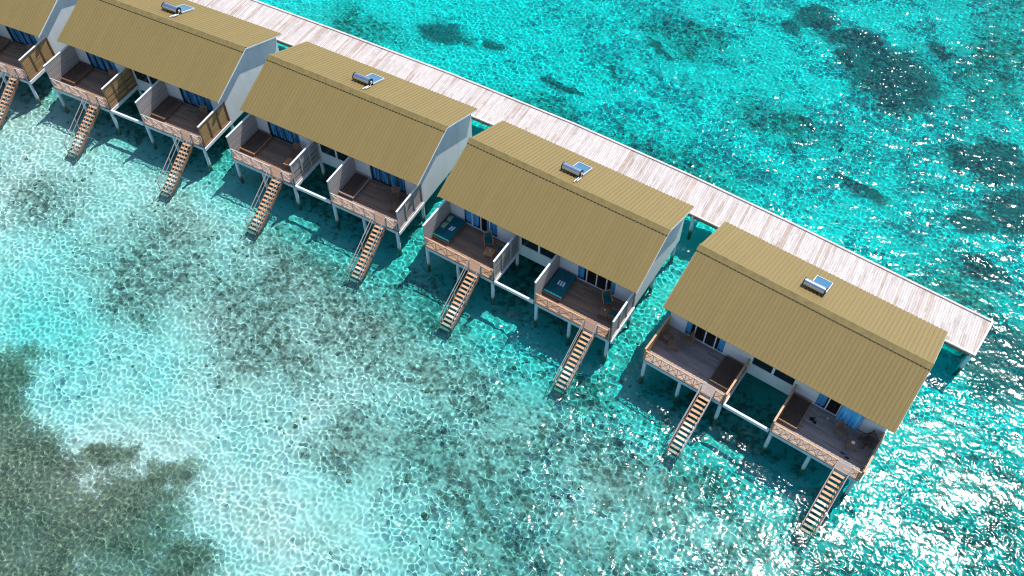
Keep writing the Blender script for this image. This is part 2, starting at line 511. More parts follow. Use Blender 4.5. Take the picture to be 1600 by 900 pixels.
# sea material: refracting water whose tint varies by place and carries painted hut shade
m, nt, P = new_mat('clear_turquoise_water')
nt.nodes.remove(P)
tint_pow = mth(nt, 'POWER', attr(nt, 'tint_and_shade'), 1.8)
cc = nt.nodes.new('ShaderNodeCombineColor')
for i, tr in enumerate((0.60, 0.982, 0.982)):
    nt.links.new(mth(nt, 'POWER', tr, tint_pow), cc.inputs[i])
rf = nt.nodes.new('ShaderNodeBsdfRefraction')
rf.inputs['IOR'].default_value = 1.333
rf.inputs['Roughness'].default_value = 0
nt.links.new(cc.outputs[0], rf.inputs[0])
gl = nt.nodes.new('ShaderNodeBsdfGlossy')
gl.inputs['Roughness'].default_value = 0.15
fr = nt.nodes.new('ShaderNodeFresnel')
fr.inputs['IOR'].default_value = 1.333
bn = nt.nodes.new('ShaderNodeBump')
bn.inputs['Strength'].default_value = 1.0
bn.inputs['Distance'].default_value = 0.013
nt.links.new(noise(nt, coords(nt, (1, 1, 1)), 5.0, 3, 0.5, 0.4), bn.inputs['Height'])
nt.links.new(bn.outputs[0], gl.inputs['Normal'])
mx = nt.nodes.new('ShaderNodeMixShader')
nt.links.new(fr.outputs[0], mx.inputs[0])
nt.links.new(rf.outputs[0], mx.inputs[1])
nt.links.new(gl.outputs[0], mx.inputs[2])
nt.links.new(mx.outputs[0], nt.nodes['Material Output'].inputs[0])
sea.data.materials.append(m)

# ------------------------------------------------------------------ mesh building
class MB:
    def __init__(self):
        self.v, self.f, self.m = [], [], []
    def box(self, x0, x1, y0, y1, z0, z1, mi=0):
        b = len(self.v)
        self.v += [(x0, y0, z0), (x1, y0, z0), (x1, y1, z0), (x0, y1, z0), (x0, y0, z1), (x1, y0, z1), (x1, y1, z1), (x0, y1, z1)]
        self.f += [(b, b + 3, b + 2, b + 1), (b + 4, b + 5, b + 6, b + 7), (b, b + 1, b + 5, b + 4), (b + 1, b + 2, b + 6, b + 5),
                   (b + 2, b + 3, b + 7, b + 6), (b + 3, b, b + 4, b + 7)]
        self.m += [mi] * 6
        return self
    def bar(self, p, q, w, h, mi=0, up=(0, 0, 1)):
        p, q = Vector(p), Vector(q)
        d = (q - p).normalized()
        u = Vector(up)
        s = d.cross(u)
        if s.length < 1e-4:
            s = d.cross(Vector((0, 1, 0)))
        s.normalize()
        u = s.cross(d).normalized()
        b = len(self.v)
        for e in (p, q):
            for a, c in ((-1, -1), (1, -1), (1, 1), (-1, 1)):
                self.v.append(tuple(e + s * (a * w / 2) + u * (c * h / 2)))
        self.f += [(b, b + 1, b + 2, b + 3), (b + 7, b + 6, b + 5, b + 4)]
        for i in range(4):
            j = (i + 1) % 4
            self.f.append((b + i, b + 4 + i, b + 4 + j, b + j))
        self.m += [mi] * 6
        return self
    def tube(self, p, q, r, n=12, mi=0, r2=None):
        p, q = Vector(p), Vector(q)
        r2 = r if r2 is None else r2
        d = (q - p).normalized()
        s = d.orthogonal().normalized()
        u = d.cross(s)
        b = len(self.v)
        for e, rr in ((p, r), (q, r2)):
            for i in range(n):
                a = 2 * math.pi * i / n
                self.v.append(tuple(e + s * math.cos(a) * rr + u * math.sin(a) * rr))
        for i in range(n):
            j = (i + 1) % n
            self.f.append((b + i, b + j, b + n + j, b + n + i))
        self.f += [tuple(b + i for i in range(n))[::-1], tuple(b + n + i for i in range(n))]
        self.m += [mi] * (n + 2)
        return self
    def prism(self, pts, axis_, a, b_, mi=0):
        """polygon pts (two coords) pushed along axis_ from a to b_"""
        b = len(self.v)
        n = len(pts)
        for t in (a, b_):
            for (p, q) in pts:
                self.v.append({'X': (t, p, q), 'Y': (p, t, q), 'Z': (p, q, t)}[axis_])
        self.f += [tuple(b + i for i in range(n))[::-1], tuple(b + n + i for i in range(n))]
        for i in range(n):
            j = (i + 1) % n
            self.f.append((b + i, b + j, b + n + j, b + n + i))
        self.m += [mi] * (n + 2)
        return self
    def mesh(self, name, mats, bevel=0.0, smooth=False):
        me = bpy.data.meshes.new(name)
        me.from_pydata(self.v, [], self.f)
        for mt in (mats if isinstance(mats, (list, tuple)) else [mats]):
            me.materials.append(mt)
        me.polygons.foreach_set('material_index', self.m)
        import bmesh
        bm = bmesh.new()
        bm.from_mesh(me)
        if bevel:
            bmesh.ops.bevel(bm, geom=list(bm.edges), offset=bevel, segments=2, affect='EDGES', profile=0.5)
        bmesh.ops.recalc_face_normals(bm, faces=bm.faces)
        bm.to_mesh(me)
        bm.free()
        if smooth:
            me.polygons.foreach_set('use_smooth', [True] * len(me.polygons))
            me.set_sharp_from_angle(angle=math.radians(40))
        return me

CACHE = {}
def part(name, key, build, mats, parent, bevel=0.0, smooth=False, loc=(0, 0, 0), rot=(0, 0, 0)):
    """links one part; parts of equal shape share a mesh"""
    if key is None or key not in CACHE:
        mb = MB()
        build(mb)
        me = mb.mesh(name, mats, bevel, smooth)
        if key is not None:
            CACHE[key] = me
    else:
        me = CACHE[key]
    o = bpy.data.objects.new(name, me)
    C.objects.link(o)
    o.parent = parent
    o.location = loc
    o.rotation_euler = rot
    o.cycles.is_caustics_receiver = True
    return o

def thing(name, label, cat, loc=(0, 0, 0), rz=0, group=None):
    o = bpy.data.objects.new(name, None)
    C.objects.link(o)
    o.empty_display_size = 0.3
    o.location = loc
    o.rotation_euler = (0, 0, rz)
    o['label'] = label
    o['category'] = cat
    if group:
        o['group'] = group
    return o

# ------------------------------------------------------------------ jetty
FAR = [(-75, 9.4), (-58, 12.4), (-42, 14.8), (-31, 16.0), (-20, 16.75), (-9.0, 17.18), (-1.0, 17.34), (9.0, 17.42), (19.2, 17.2), (28.0, 16.65), (35.6, 15.95), (42.6, 15.15), (48.68, 14.46)]
WJ = 2.95
def jetty_edges():
    out = []
    n = len(FAR)
    for i, (x, y) in enumerate(FAR):
        a = FAR[max(0, i - 1)]
        b = FAR[min(n - 1, i + 1)]
        d = Vector((b[0] - a[0], b[1] - a[1])).normalized()
        nn = Vector((d.y, -d.x))
        if i == n - 1:
            nn = Vector((-0.147, -1.0)).normalized()
        out.append((Vector((x, y)), Vector((x, y)) + nn * WJ))
    return out
JE = jetty_edges()
ZJ = 1.99
jetty = thing('jetty', 'long bleached plank jetty running behind the row of villas', 'jetty')
def b_deck(mb):
    for i in range(len(JE) - 1):
        (a, b), (c, d) = JE[i], JE[i + 1]
        base = len(mb.v)
        for z in (ZJ - 0.06, ZJ):
            for p in (b, d, c, a):
                mb.v.append((p.x, p.y, z))
        mb.f += [(base, base + 3, base + 2, base + 1), (base + 4, base + 5, base + 6, base + 7),
                 (base, base + 1, base + 5, base + 4), (base + 2, base + 3, base + 7, base + 6)]
        mb.m += [0] * 4
part('walkway_boards', None, b_deck, M['jetty'], jetty)
def b_edge(side):
    def f(mb):
        for i in range(len(JE) - 1):
            p, q = JE[i][side], JE[i + 1][side]
            mb.bar((p.x, p.y, ZJ + 0.035), (q.x, q.y, ZJ + 0.035), 0.12, 0.10, 0)
            s = 1 if side == 0 else -1
            mb.bar((p.x, p.y - s * 0.07, ZJ - 0.21), (q.x, q.y - s * 0.07, ZJ - 0.21), 0.10, 0.24, 1)
    return f
M['jetty_trim'] = simple('bleached_kerb_timber', (0.62, 0.55, 0.52), 0.7, 0.2, 2)
part('kerb_board', None, b_edge(0), [M['jetty_trim'], M['wood_brown']], jetty)
part('kerb_board', None, b_edge(1), [M['jetty_trim'], M['wood_brown']], jetty)
def b_end(mb):
    a, b = JE[-1]
    mb.bar((a.x, a.y + 0.06, ZJ + 0.036), (b.x, b.y - 0.06, ZJ + 0.036), 0.14, 0.104, 0)
    mb.bar((a.x - 0.05, a.y - .1, ZJ - 0.21), (b.x - 0.05, b.y + .1, ZJ - 0.21), 0.10, 0.24, 1)
part('kerb_board', None, b_end, [M['jetty_trim'], M['wood_brown']], jetty)
for i in range(len(JE) - 1):
    p0, p1 = JE[i], JE[i + 1]
    L = (p1[0] - p0[0]).length
    n = max(1, round(L / 3.4))
    for kk in range(n):
        t = (kk + (0.95 if (i == len(JE) - 2 and kk == n - 1) else 0.5)) / n
        a = p0[0].lerp(p1[0], t)
        b = p0[1].lerp(p1[1], t)
        d = (b - a).normalized()
        for e in (a + d * 0.3, b - d * 0.3):
            part('post', 'jetty_post', lambda mb: mb.tube((0, 0, -3.2), (0, 0, 1.66), 0.12, 14), M['post'], jetty, smooth=True, loc=(e.x, e.y, 0))
        part('cross_beam', None, lambda mb: mb.bar((a.x, a.y, 1.77), (b.x, b.y, 1.77), 0.14, 0.22), M['beam'], jetty)

# ------------------------------------------------------------------ villa geometry (local metres: x along the row, y towards the jetty)
RX0, RX1 = 0.0, 14.03
RIDGE = (8.92, 6.40)
FE = (5.10, 4.60)
BE = (12.72, 4.83)
RIB = 0.24

def roof_slope(mb, ridge, eave):
    d = Vector((eave[0] - ridge[0], eave[1] - ridge[1]))
    n = Vector((-d.y, d.x)).normalized()
    if n.y < 0:
        n = -n
    xs = []
    x = RX0
    k_ = 0
    while x < RX1 - 1e-6:
        for (o, h) in ((0.0, 0.0), (0.15, 0.0), (0.17, 0.036), (0.22, 0.036)):
            if x + o < RX1:
                xs.append((x + o, h))
        x += RIB
    xs.append((RX1, 0.0))
    base = len(mb.v)
    N = len(xs)
    for (x, h) in xs:
        for (p, hh) in ((ridge, h), (eave, h), (ridge, -0.05), (eave, -0.05)):
            mb.v.append((x, p[0] + n.x * (hh - 0.02), p[1] + n.y * (hh - 0.02)))
    for i in range(N - 1):
        a = base + 4 * i
        b = a + 4
        mb.f += [(a, a + 1, b + 1, b), (a + 2, b + 2, b + 3, a + 3), (a + 1, a + 3, b + 3, b + 1), (a, b, b + 2, a + 2)]
        mb.m += [0] * 4
    e = base + 4 * (N - 1)
    mb.f += [(base, base + 2, base + 3, base + 1), (e, e + 1, e + 3, e + 2)]
    mb.m += [0, 0]

SLF = (RIDGE[1] - FE[1]) / (RIDGE[0] - FE[0])
SLB = (RIDGE[1] - BE[1]) / (BE[0] - RIDGE[0])
def zf(y):
    return RIDGE[1] - (RIDGE[0] - y) * SLF
def zb(y):
    return RIDGE[1] - (y - RIDGE[0]) * SLB

def b_ridge(mb):
    y0, y1 = RIDGE[0] - 0.33, RIDGE[0] + 0.14
    t = 0.016
    pts = [(y0, zf(y0) + t), (RIDGE[0], RIDGE[1] + t + 0.012), (y1, zb(y1) + t), (y1, zb(y1) + t + 0.02), (RIDGE[0], RIDGE[1] + t + 0.045), (y0, zf(y0) + t + 0.02)]
    mb.prism(pts, 'X', RX0 - 0.02, RX1 + 0.02)

def b_gable(x0, x1):
    def f(mb):
        d = 0.085
        pts = [(5.97, 1.55), (12.45, 1.55), (12.45, zb(12.45) - d), (RIDGE[0], RIDGE[1] - d - 0.02), (5.97, zf(5.97) - d)]
        mb.prism(pts, 'X', x0, x1)
    return f
def b_barge(x0, x1):
    def f(mb):
        d = 0.16
        mb.prism([(FE[0] + 0.02, zf(FE[0] + 0.02) - 0.062), (RIDGE[0], RIDGE[1] - 0.062), (BE[0] - .02, zb(BE[0] - .02) - 0.062),
                  (BE[0] - .02, zb(BE[0] - .02) - d), (RIDGE[0], RIDGE[1] - d), (FE[0] + 0.02, zf(FE[0] + .02) - d)], 'X', x0, x1)
    return f

UNITS = ((0.30, 5.45), (8.45, 13.65))
DOORS = ((1.30, 3.95), (9.68, 12.42))
YW = 5.97
ZD = 1.99
Z_TOP = 4.86

def b_front(mb):
    segs = [(0.42, DOORS[0][0]), (DOORS[0][1], 5.60), (8.33, DOORS[1][0]), (DOORS[1][1], 13.55)]
    for a, b in segs:
        mb.box(a, b, YW, YW + 0.12, 1.55, Z_TOP)
    for a, b in DOORS:
        mb.box(a, b, YW, YW + 0.12, 4.15, Z_TOP)
        mb.box(a, b, YW, YW + 0.12, 1.55, 1.97)
    mb.box(5.60, 8.33, YW, YW + 0.12, 1.55, 2.52)
    mb.box(5.60, 8.33, YW, YW + 0.12, 4.0, Z_TOP)
def b_back(mb):
    mb.box(0.42, 13.55, 12.33, 12.45, 1.55, 4.78)
def b_floor(mb):
    mb.box(0.425, 13.555, YW + 0.12, 12.33, 1.75, 1.97)
def b_int(mb):
    # room lining, ceiling and party wall
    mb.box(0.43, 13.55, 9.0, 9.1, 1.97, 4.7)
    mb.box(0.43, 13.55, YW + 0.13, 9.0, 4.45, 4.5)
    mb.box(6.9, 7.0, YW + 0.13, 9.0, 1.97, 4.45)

def curtain_shape(x0, x1, y, z0, z1, step=0.05, amp=0.05, seed=0):
    def f(mb):
        rnd = random.Random(seed)
        n = max(6, int((x1 - x0) / step))
        ph = rnd.random() * 6
        base = len(mb.v)
        for i in range(n + 1):
            x = x0 + (x1 - x0) * i / n
            yy = y + amp * math.sin(i * 1.35 + ph) + 0.02 * math.sin(i * 0.4 + ph)
            for z in (z0, z1):
                mb.v.append((x, yy, z))
            for z in (z0, z1):
                mb.v.append((x, yy + 0.008, z))
        for i in range(n):
            a = base + 4 * i
            b = a + 4
            mb.f += [(a, b, b + 1, a + 1), (a + 2, a + 3, b + 3, b + 2), (a, a + 2, b + 2, b), (a + 1, b + 1, b + 3, a + 3)]
            mb.m += [0] * 4
        e = base + 4 * n
        mb.f += [(base, base + 1, base + 3, base + 2), (e, e + 2, e + 3, e + 1)]
        mb.m += [0, 0]
    return f

def door_frame(x0, x1, nm, panels=4):
    def f(mb):
        y0, y1 = YW + 0.03, YW + 0.09
        for i in range(panels + 1):
            x = x0 + (x1 - x0) * i / panels
            a = min(max(x - 0.035, x0), x1 - 0.07)
            mb.box(a, a + 0.07, y0, y1, 2.02, 4.08)
        mb.box(x0, x1, y0, y1, 1.972, 2.02)
        mb.box(x0, x1, y0, y1, 4.08, 4.148)
    return f

# curtain pieces per villa and unit: (from, to) as fractions of the doorway, outside=True when blown out over the deck
CURT = {
    'Z': ([(0, 1, False)], [(0.0, 1.0, False)]),
    'A': ([(0, 1, False)], [(0.0, 1.0, False)]),
    'B': ([(0, 1, False)], [(0.0, 1.0, False)]),
    'C': ([(0.02, 0.42, False), (0.66, 0.98, False)], [(0.0, 0.17, False), (0.84, 1.0, False)]),
    'D': ([(0.0, 0.14, False), (0.83, 1.0, False)], [(0.02, 0.20, False), (0.52, 0.97, True)]),
}

def railing(v, key, x0, x1, bays, mat_rail, mat_brace, hgt=0.84):
    r = part('front_railing', ('fr', key), lambda mb: (
        mb.box(x0, x1, 3.02, 3.09, ZD + hgt, ZD + hgt + 0.04),
        mb.box(x0, x1, 3.035, 3.075, ZD + 0.08, ZD + 0.12),
        [mb.box(x0 + (x1 - x0) * i / bays - 0.03 * (0.5 if 0 < i < bays else (0 if i == 0 else 2)), x0 + (x1 - x0) * i / bays + 0.03 * (0.5 if 0 < i < bays else (2 if i == 0 else 0)),
                3.03, 3.08, ZD + 0.002, ZD + hgt - 0.001) for i in range(bays + 1)]), mat_rail, v)
    for i in range(bays):
        a = x0 + (x1 - x0) * i / bays + 0.03
        b = x0 + (x1 - x0) * (i + 1) / bays - 0.03
        part('cross_brace', ('cb', key, i), lambda mb: (
            mb.bar((a, 3.048, ZD + 0.12), (b, 3.048, ZD + hgt), 0.022, 0.05, up=(0, 1, 0)),
            mb.bar((a, 3.068, ZD + hgt), (b, 3.068, ZD + 0.12), 0.022, 0.05, up=(0, 1, 0))), mat_brace, r)

def privacy_screen(v, x, side, hgt, mslat, mframe, mcap, label=None):
    """side = +1: the boards face the deck on its left flank; -1: right flank (studs outside)"""
    key = (x, side, hgt, mslat.name, mframe.name)
    y0, y1 = 3.10, 5.955
    s = part('privacy_screen', ('ps',) + key, lambda mb: mb.box(x - 0.0, x + 0.03, y0, y1, ZD + 0.04, ZD + hgt - 0.001), mslat, v)
    fx0, fx1 = (x - 0.06, x - 0.002) if side > 0 else (x + 0.032, x + 0.09)
    def studs(mb):
        for i in range(4):
            y = y0 + (y1 - y0) * i / 3
            a = min(max(y - 0.035, y0), y1 - 0.07)
            mb.box(fx0, fx1, a, a + 0.07, ZD - 0.2, ZD + hgt - 0.002)
        mb.box(fx0 + .004, fx1 + (.0 if side > 0 else .01), y0 + 0.071, y1 - 0.071, ZD + 0.02, ZD + 0.10)
    part('stud_frame', ('sf',) + key, studs, mframe, s)
    xa, xb = min(x, fx0) - 0.01, max(x + 0.03, fx1) + 0.015
    part('top_cap', ('tc',) + key, lambda mb: mb.box(xa, xb, y0 - 0.03, y1, ZD + hgt, ZD + hgt + 0.045), mcap, s)
    if label:
        s['label'] = label
    return s

def staircase(v, vid, x0, x1, mrail, orange, wcap):
    sl = 1.99 / 3.3
    st = part('staircase', ('stc', x0), lambda mb: [
        mb.prism([(3.0, 1.95), (3.0, 1.70), (-0.75, 1.70 - 3.75 * sl), (-0.75, 1.95 - 3.75 * sl)], 'X', xx, xx + 0.05) for xx in (x0 - 0.02, x1 - 0.03)],
        M['stringer'], v)
    for i in range(14):
        y = 2.80 - 0.25 * i
        z = 1.99 - (3.0 - y) * sl + 0.0
        mt = M['tread_algae'] if z < 0.22 else (M['tread_orange'] if i < orange else M['tread_pale'])
        part('tread', ('td', round(x1 - x0, 2), mt.name), lambda mb: mb.box(0.032, x1 - x0 - 0.032, -0.075, 0.085, -0.045, 0.0), mt, st,
             loc=(x0, y, z), bevel=0.006)
    for nm, xx in (('l', x0 - 0.05), ('r', x1 + 0.05)):
        def hr(mb):
            a = Vector((xx, 3.0, ZD + 0.84))
            b = Vector((xx, -0.35, ZD + 0.84 - 3.35 * sl))
            mb.bar(a, b, 0.038, 0.05)
            for t in (0.0, 0.5, 0.985):
                p = a.lerp(b, t)
                mb.bar((p.x, p.y, p.z - 1.05 + (0.2 if t == 0 else 0)), (p.x, p.y, p.z - 0.028), 0.045, 0.045, up=(0, 1, 0))
            mb.bar(a + Vector((0, -0.02, -0.45)), b + Vector((0, 0.02, -0.45)), 0.03, 0.035)
        part('handrail', ('hr', xx, mrail.name), hr, mrail, st)

def build_villa(vid, label, loc, rz):
    v = thing('overwater_villa', label, 'villa', (loc[0], loc[1], 0), rz, 'row of tan roofed villas on stilts')
    part('roof', 'roof', lambda mb: (roof_slope(mb, RIDGE, FE), roof_slope(mb, RIDGE, BE)), M['roof'], v)
    rf = v.children[-1] if v.children else None
    part('ridge_cap', 'ridge', b_ridge, M['ridge'], rf)
    part('barge_board', 'bg0', b_barge(-0.015, 0.03), M['trim'], rf)
    part('barge_board', 'bg1', b_barge(14.0, 14.045), M['trim'], rf)
    part('side_wall', 'g0', b_gable(0.30, 0.42), M['wall'], v)
    part('side_wall', 'g1', b_gable(13.55, 13.67), M['wall'], v)
    part('front_wall', 'fw', b_front, M['wall'], v)
    part('back_wall', 'bw', b_back, M['wall'], v)
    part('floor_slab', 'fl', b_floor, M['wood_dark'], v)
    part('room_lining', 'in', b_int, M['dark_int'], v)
    # window between the two decks
    w = part('window', 'wf', lambda mb: (mb.box(5.60, 5.68, YW + .02, YW + .1, 2.52, 4.0), mb.box(8.25, 8.33, YW + .02, YW + .1, 2.52, 4.0),
                                         mb.box(6.90, 7.04, YW - .01, YW + .1, 2.58, 3.93), mb.box(5.68, 8.25, YW + .02, YW + .1, 2.52, 2.58),
                                         mb.box(5.68, 8.25, YW + .02, YW + .1, 3.93, 4.0)), M['trim'], v)
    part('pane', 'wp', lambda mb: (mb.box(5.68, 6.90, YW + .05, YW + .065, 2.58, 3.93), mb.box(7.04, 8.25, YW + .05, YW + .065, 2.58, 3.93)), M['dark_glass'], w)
    for u in (0, 1):
        a, b = DOORS[u]
        frm = M['trim'] if vid in 'CD' else M['wood_dark']
        d = part('sliding_door', ('sd', u, frm.name), door_frame(a, b, u, 4), frm, v)
        part('pane', ('dp', u), lambda mb: mb.box(a + 0.07, b - 0.07, YW + 0.052, YW + 0.06, 2.02, 4.08), M['glass'], d)
        for k_, (t0, t1, out) in enumerate(CURT[vid][u]):
            y = YW + 0.16 if not out else YW - 0.16
            x0, x1 = a + (b - a) * t0, a + (b - a) * t1
            mt = M['curtain_dark'] if vid in 'ZAB' else M['curtain']
            z0 = 2.03
            part('curtain', None, curtain_shape(x0, x1, y, z0, 4.05, 0.05, 0.055 if not out else 0.07, u * 7 + k_ + ord(vid)), mt, v, smooth=True)
        # platform
        x0, x1 = UNITS[u]
        dm = M['deck_light'] if vid == 'D' else M['deck_brown']
        dk = part('deck', ('dk', u, dm.name), lambda mb: mb.box(x0, x1, 3.0, YW - 0.003, ZD - 0.05, ZD), dm, v)
        part('deck_beam', ('db', u), lambda mb: (mb.box(x0 + .02, x1 - .02, 3.02, 3.14, 1.66, 1.939), mb.box(x0 + .02, x0 + .14, 3.141, YW - .01, 1.70, 1.938),
                                                 mb.box(x1 - .14, x1 - .02, 3.141, YW - .01, 1.70, 1.938), mb.box(x0 + .141, x1 - .141, 4.4, 4.52, 1.72, 1.937)), M['beam'], dk)
        part('side_beam', ('sb', u), lambda mb: mb.box(x1 + 0.092, x1 + 0.16, 3.0, YW - .004, 1.74, 1.985) if u == 0 or True else None, M['trim'], dk)
        # screens or low side rails
        if vid in 'ZA':
            cfg = (1.88, M['screen_grey'], M['wood_grey'], 1.88, M['screen_gold'], M['wood_brown'])
        elif vid == 'B':
            cfg = (1.88, M['screen_grey'], M['wood_grey'], 1.88, M['screen_grey'], M['wood_grey'])
        elif vid == 'C':
            cfg = (1.88, M['screen_grey'], M['wood_grey'], 1.88, M['screen_grey'], M['wood_grey'])
        else:
            cfg = (0.95, M['screen_gold'], M['wood_tan'], 0.95, M['screen_gold'], M['wood_tan'])
        cap = M['trim'] if vid != 'D' else M['wood_tan']
        privacy_screen(v, x0, 1, cfg[0], cfg[1], cfg[2], cap)
        s2 = privacy_screen(v, x1 - 0.03 + 0.03, -1, cfg[3], cfg[4], cfg[5], cap)
        if vid in 'ZA':
            s2['label'] = 'screen of golden brown slats between dark studs'
        sx = {0: (3.72, 4.50), 1: (11.97, 12.71)}[u] if vid != 'D' else {0: (4.10, 4.81), 1: (12.33, 13.05)}[u]
        rm, bm_ = {'Z': (M['wood_grey'], M['wood_grey']), 'A': (M['wood_grey'], M['wood_grey']), 'B': (M['wood_grey'], M['wood_grey']),
                   'C': (M['wood_tan'], M['wood_brown']), 'D': (M['wood_tan'], M['wood_orange'])}[vid]
        nb = 4 if vid != 'D' else 7
        railing(v, (u, vid == 'D', rm.name, 0), x0 + 0.04, sx[0] - 0.03, nb, rm, bm_)
        railing(v, (u, vid == 'D', rm.name, 1), sx[1] + 0.03, x1 - 0.04, 1, rm, bm_)
        staircase(v, vid, sx[0], sx[1], M['metal'] if vid != 'D' else M['wood_grey'], {'Z': 9, 'A': 8, 'B': 10, 'C': 8, 'D': 6}[vid], vid)
    part('link_beam', 'lb', lambda mb: mb.box(5.62, 8.38, 3.0, 3.13, 1.74, 1.985), M['trim'], v)
    px = [(0.42, 3.1), (2.77, 3.1), (5.38, 3.1), (8.57, 3.1), (10.92, 3.1), (13.52, 3.1)] + [(x, 6.15) for x in (0.5, 5.3, 8.6, 13.5)] + \
         [(x, 9.2) for x in (0.5, 5.3, 8.6, 13.5)] + [(x, 12.2) for x in (0.5, 5.3, 8.6, 13.5)]
    for x, y in px:
        ztop = 1.655 if y < 4 else 1.748
        part('post', ('post', ztop), lambda mb: mb.tube((0, 0, -2.9), (0, 0, ztop), 0.115, 14), M['post'], v, smooth=True, loc=(x, y, 0))
    return v

VILLAS = {
    'Z': ((-30.73, -2.28), 0.085, 'tan roofed villa on stilts at far left, cut off by the picture edge'),
    'A': ((-15.53, -0.746), 0.0404, 'tan roofed villa on stilts with golden slatted screens, second from the left'),
    'B': ((0, 0), 0.0, 'tan roofed middle villa on stilts with bare daybeds and grey slatted screens'),
    'C': ((15.285, -0.124), -0.0578, 'tan roofed villa on stilts with teal daybed cushions on both decks'),
    'D': ((30.76, -1.058), -0.1087, 'tan roofed villa on stilts with low orange railings, nearest the jetty end'),
}
VM = {}
for vid, (loc, rz, lab) in VILLAS.items():
    build_villa(vid, lab, loc, rz)
    VM[vid] = Matrix.Translation((loc[0], loc[1], 0)) @ Matrix.Rotation(rz, 4, 'Z')

def place(vid, x, y, z):
    p = VM[vid] @ Vector((x, y, z))
    return (p.x, p.y, p.z), VILLAS[vid][1]

# ------------------------------------------------------------------ solar water heaters on the back slopes
def heater(vid, label):
    x, y = 6.02, 10.22
    p, rz = place(vid, x, y, zb(y) + 0.02)
    t = thing('solar_water_heater', label, 'water heater', p, rz, 'solar water heaters on the roofs')
    R_ = 0.235
    tank = part('tank', 'tank', lambda mb: mb.tube((0.05, 0, R_ + 0.06), (1.27, 0, R_ + 0.06), R_, 28), M['steel'], t, smooth=True)
    for nm, a, b in (('end_cap', -0.01, 0.05), ('end_cap', 1.27, 1.33)):
        part(nm, ('cap', a), lambda mb: mb.tube((a, 0, R_ + 0.06), (b, 0, R_ + 0.06), R_ + 0.012, 28), M['black'], tank, smooth=True)
    part('end_fitting', 'fit', lambda mb: (mb.tube((1.33, 0, R_ + 0.06), (1.38, 0, R_ + 0.06), 0.09, 16), mb.tube((1.35, 0.0, R_ + .1), (1.35, -0.22, 0.05), 0.025, 8)), M['pipe'], tank, smooth=True)
    # collector lies on the slope, away from the ridge
    dz = -SLB
    def pan(mb, w0, w1, a, b, off, th):
        for (mi, xx0, xx1, yy0, yy1, o0, o1) in ((0, w0, w1, a, b, off, off + th),):
            bb = len(mb.v)
            for o in (o0, o1):
                for (xx, yy) in ((xx0, yy0), (xx1, yy0), (xx1, yy1), (xx0, yy1)):
                    mb.v.append((xx, yy, yy * dz + o))
            mb.f += [(bb, bb + 3, bb + 2, bb + 1), (bb + 4, bb + 5, bb + 6, bb + 7), (bb, bb + 1, bb + 5, bb + 4), (bb + 1, bb + 2, bb + 6, bb + 5),
                     (bb + 2, bb + 3, bb + 7, bb + 6), (bb + 3, bb, bb + 4, bb + 7)]
            mb.m += [0] * 6
    w0, w1 = 0.36, 1.36
    pn = part('collector_panel', 'coll', lambda mb: pan(mb, w0 + .035, w1 - .035, 0.20, 1.40, 0.05, 0.07), M['collector'], t)
    part('panel_frame', 'pfr', lambda mb: (pan(mb, w0, w0 + .034, 0.18, 1.44, 0.04, 0.10), pan(mb, w1 - .034, w1, 0.18, 1.44, 0.04, 0.10),
                                           pan(mb, w0 + .0345, w1 - .0345, 1.401, 1.439, 0.04, 0.10)), M['alu'], pn)
    part('bracket', 'brk', lambda mb: (mb.box(0.2, 0.26, -0.2, 0.2, -0.02, 0.09), mb.box(1.06, 1.12, -0.2, 0.2, -0.02, 0.09)), M['alu'], t)
    if vid != 'D':
        part('pipe', 'ppe', lambda mb: (mb.tube((1.30, -0.28, 0.19), (1.30, -0.95, 0.44), 0.035, 8), mb.tube((1.42, -0.22, 0.17), (1.42, -0.75, 0.37), 0.03, 8)), M['pipe'], t, smooth=True)
heater('A', 'steel tank solar heater on the roof second from the left')
heater('B', 'steel tank solar heater on the roof of the middle villa')
heater('C', 'steel tank solar heater on the roof above the teal cushioned daybeds')
heater('D', 'steel tank solar heater on the roof nearest the jetty end, without white pipes')

# ------------------------------------------------------------------ furniture
def daybed(vid, x0, x1, label, wood, frame, h=0.25, y0=3.85, y1=5.85):
    p, rz = place(vid, (x0 + x1) / 2, (y0 + y1) / 2, ZD)
    t = thing('daybed', label, 'daybed', p, rz, 'daybeds on the villa decks')
    W, D = (x1 - x0) / 2, (y1 - y0) / 2
    part('slatted_top', ('dbt', round(W, 2), h, wood.name), lambda mb: [mb.box(-W + .03, W - .03, -D + 0.03 + i * (2 * D - .06) / 15, -D + 0.03 + (i + .86) * (2 * D - .06) / 15, h - 0.03, h) for i in range(15)], wood, t)
    part('bed_frame', ('dbf', round(W, 2), h, frame.name), lambda mb: (mb.box(-W, W, -D, -D + .03, h - 0.13, h + .012), mb.box(-W, W, D - .03, D, h - 0.13, h + .012),
        mb.box(-W, -W + .03, -D + .03, D - .03, h - 0.13, h + .012), mb.box(W - .03, W, -D + .03, D - .03, h - 0.13, h + .012)), frame, t)
    for sx in (-1, 1):
        for sy in (-1, 1):
            part('leg', ('dbl', h), lambda mb: mb.box(-.035, .035, -.035, .035, 0, h - 0.04), M['wood_brown'], t, loc=(sx * (W - .07), sy * (D - .07), 0))
    return t
daybed('A', 0.36, 1.62, 'bare dark slatted daybed on the left deck of the second villa from the left', M['daybed_slats'], M['wood_brown'])
daybed('A', 8.52, 9.72, 'bare dark slatted daybed on the right deck of the second villa from the left', M['daybed_slats'], M['wood_brown'])
daybed('B', 0.36, 1.58, 'bare daybed with sunlit orange front on the left deck of the middle villa', M['daybed_slats'], M['wood_orange'])
daybed('B', 8.52, 9.66, 'bare grey brown daybed on the right deck of the middle villa', M['daybed_slats'], M['wood_grey'])
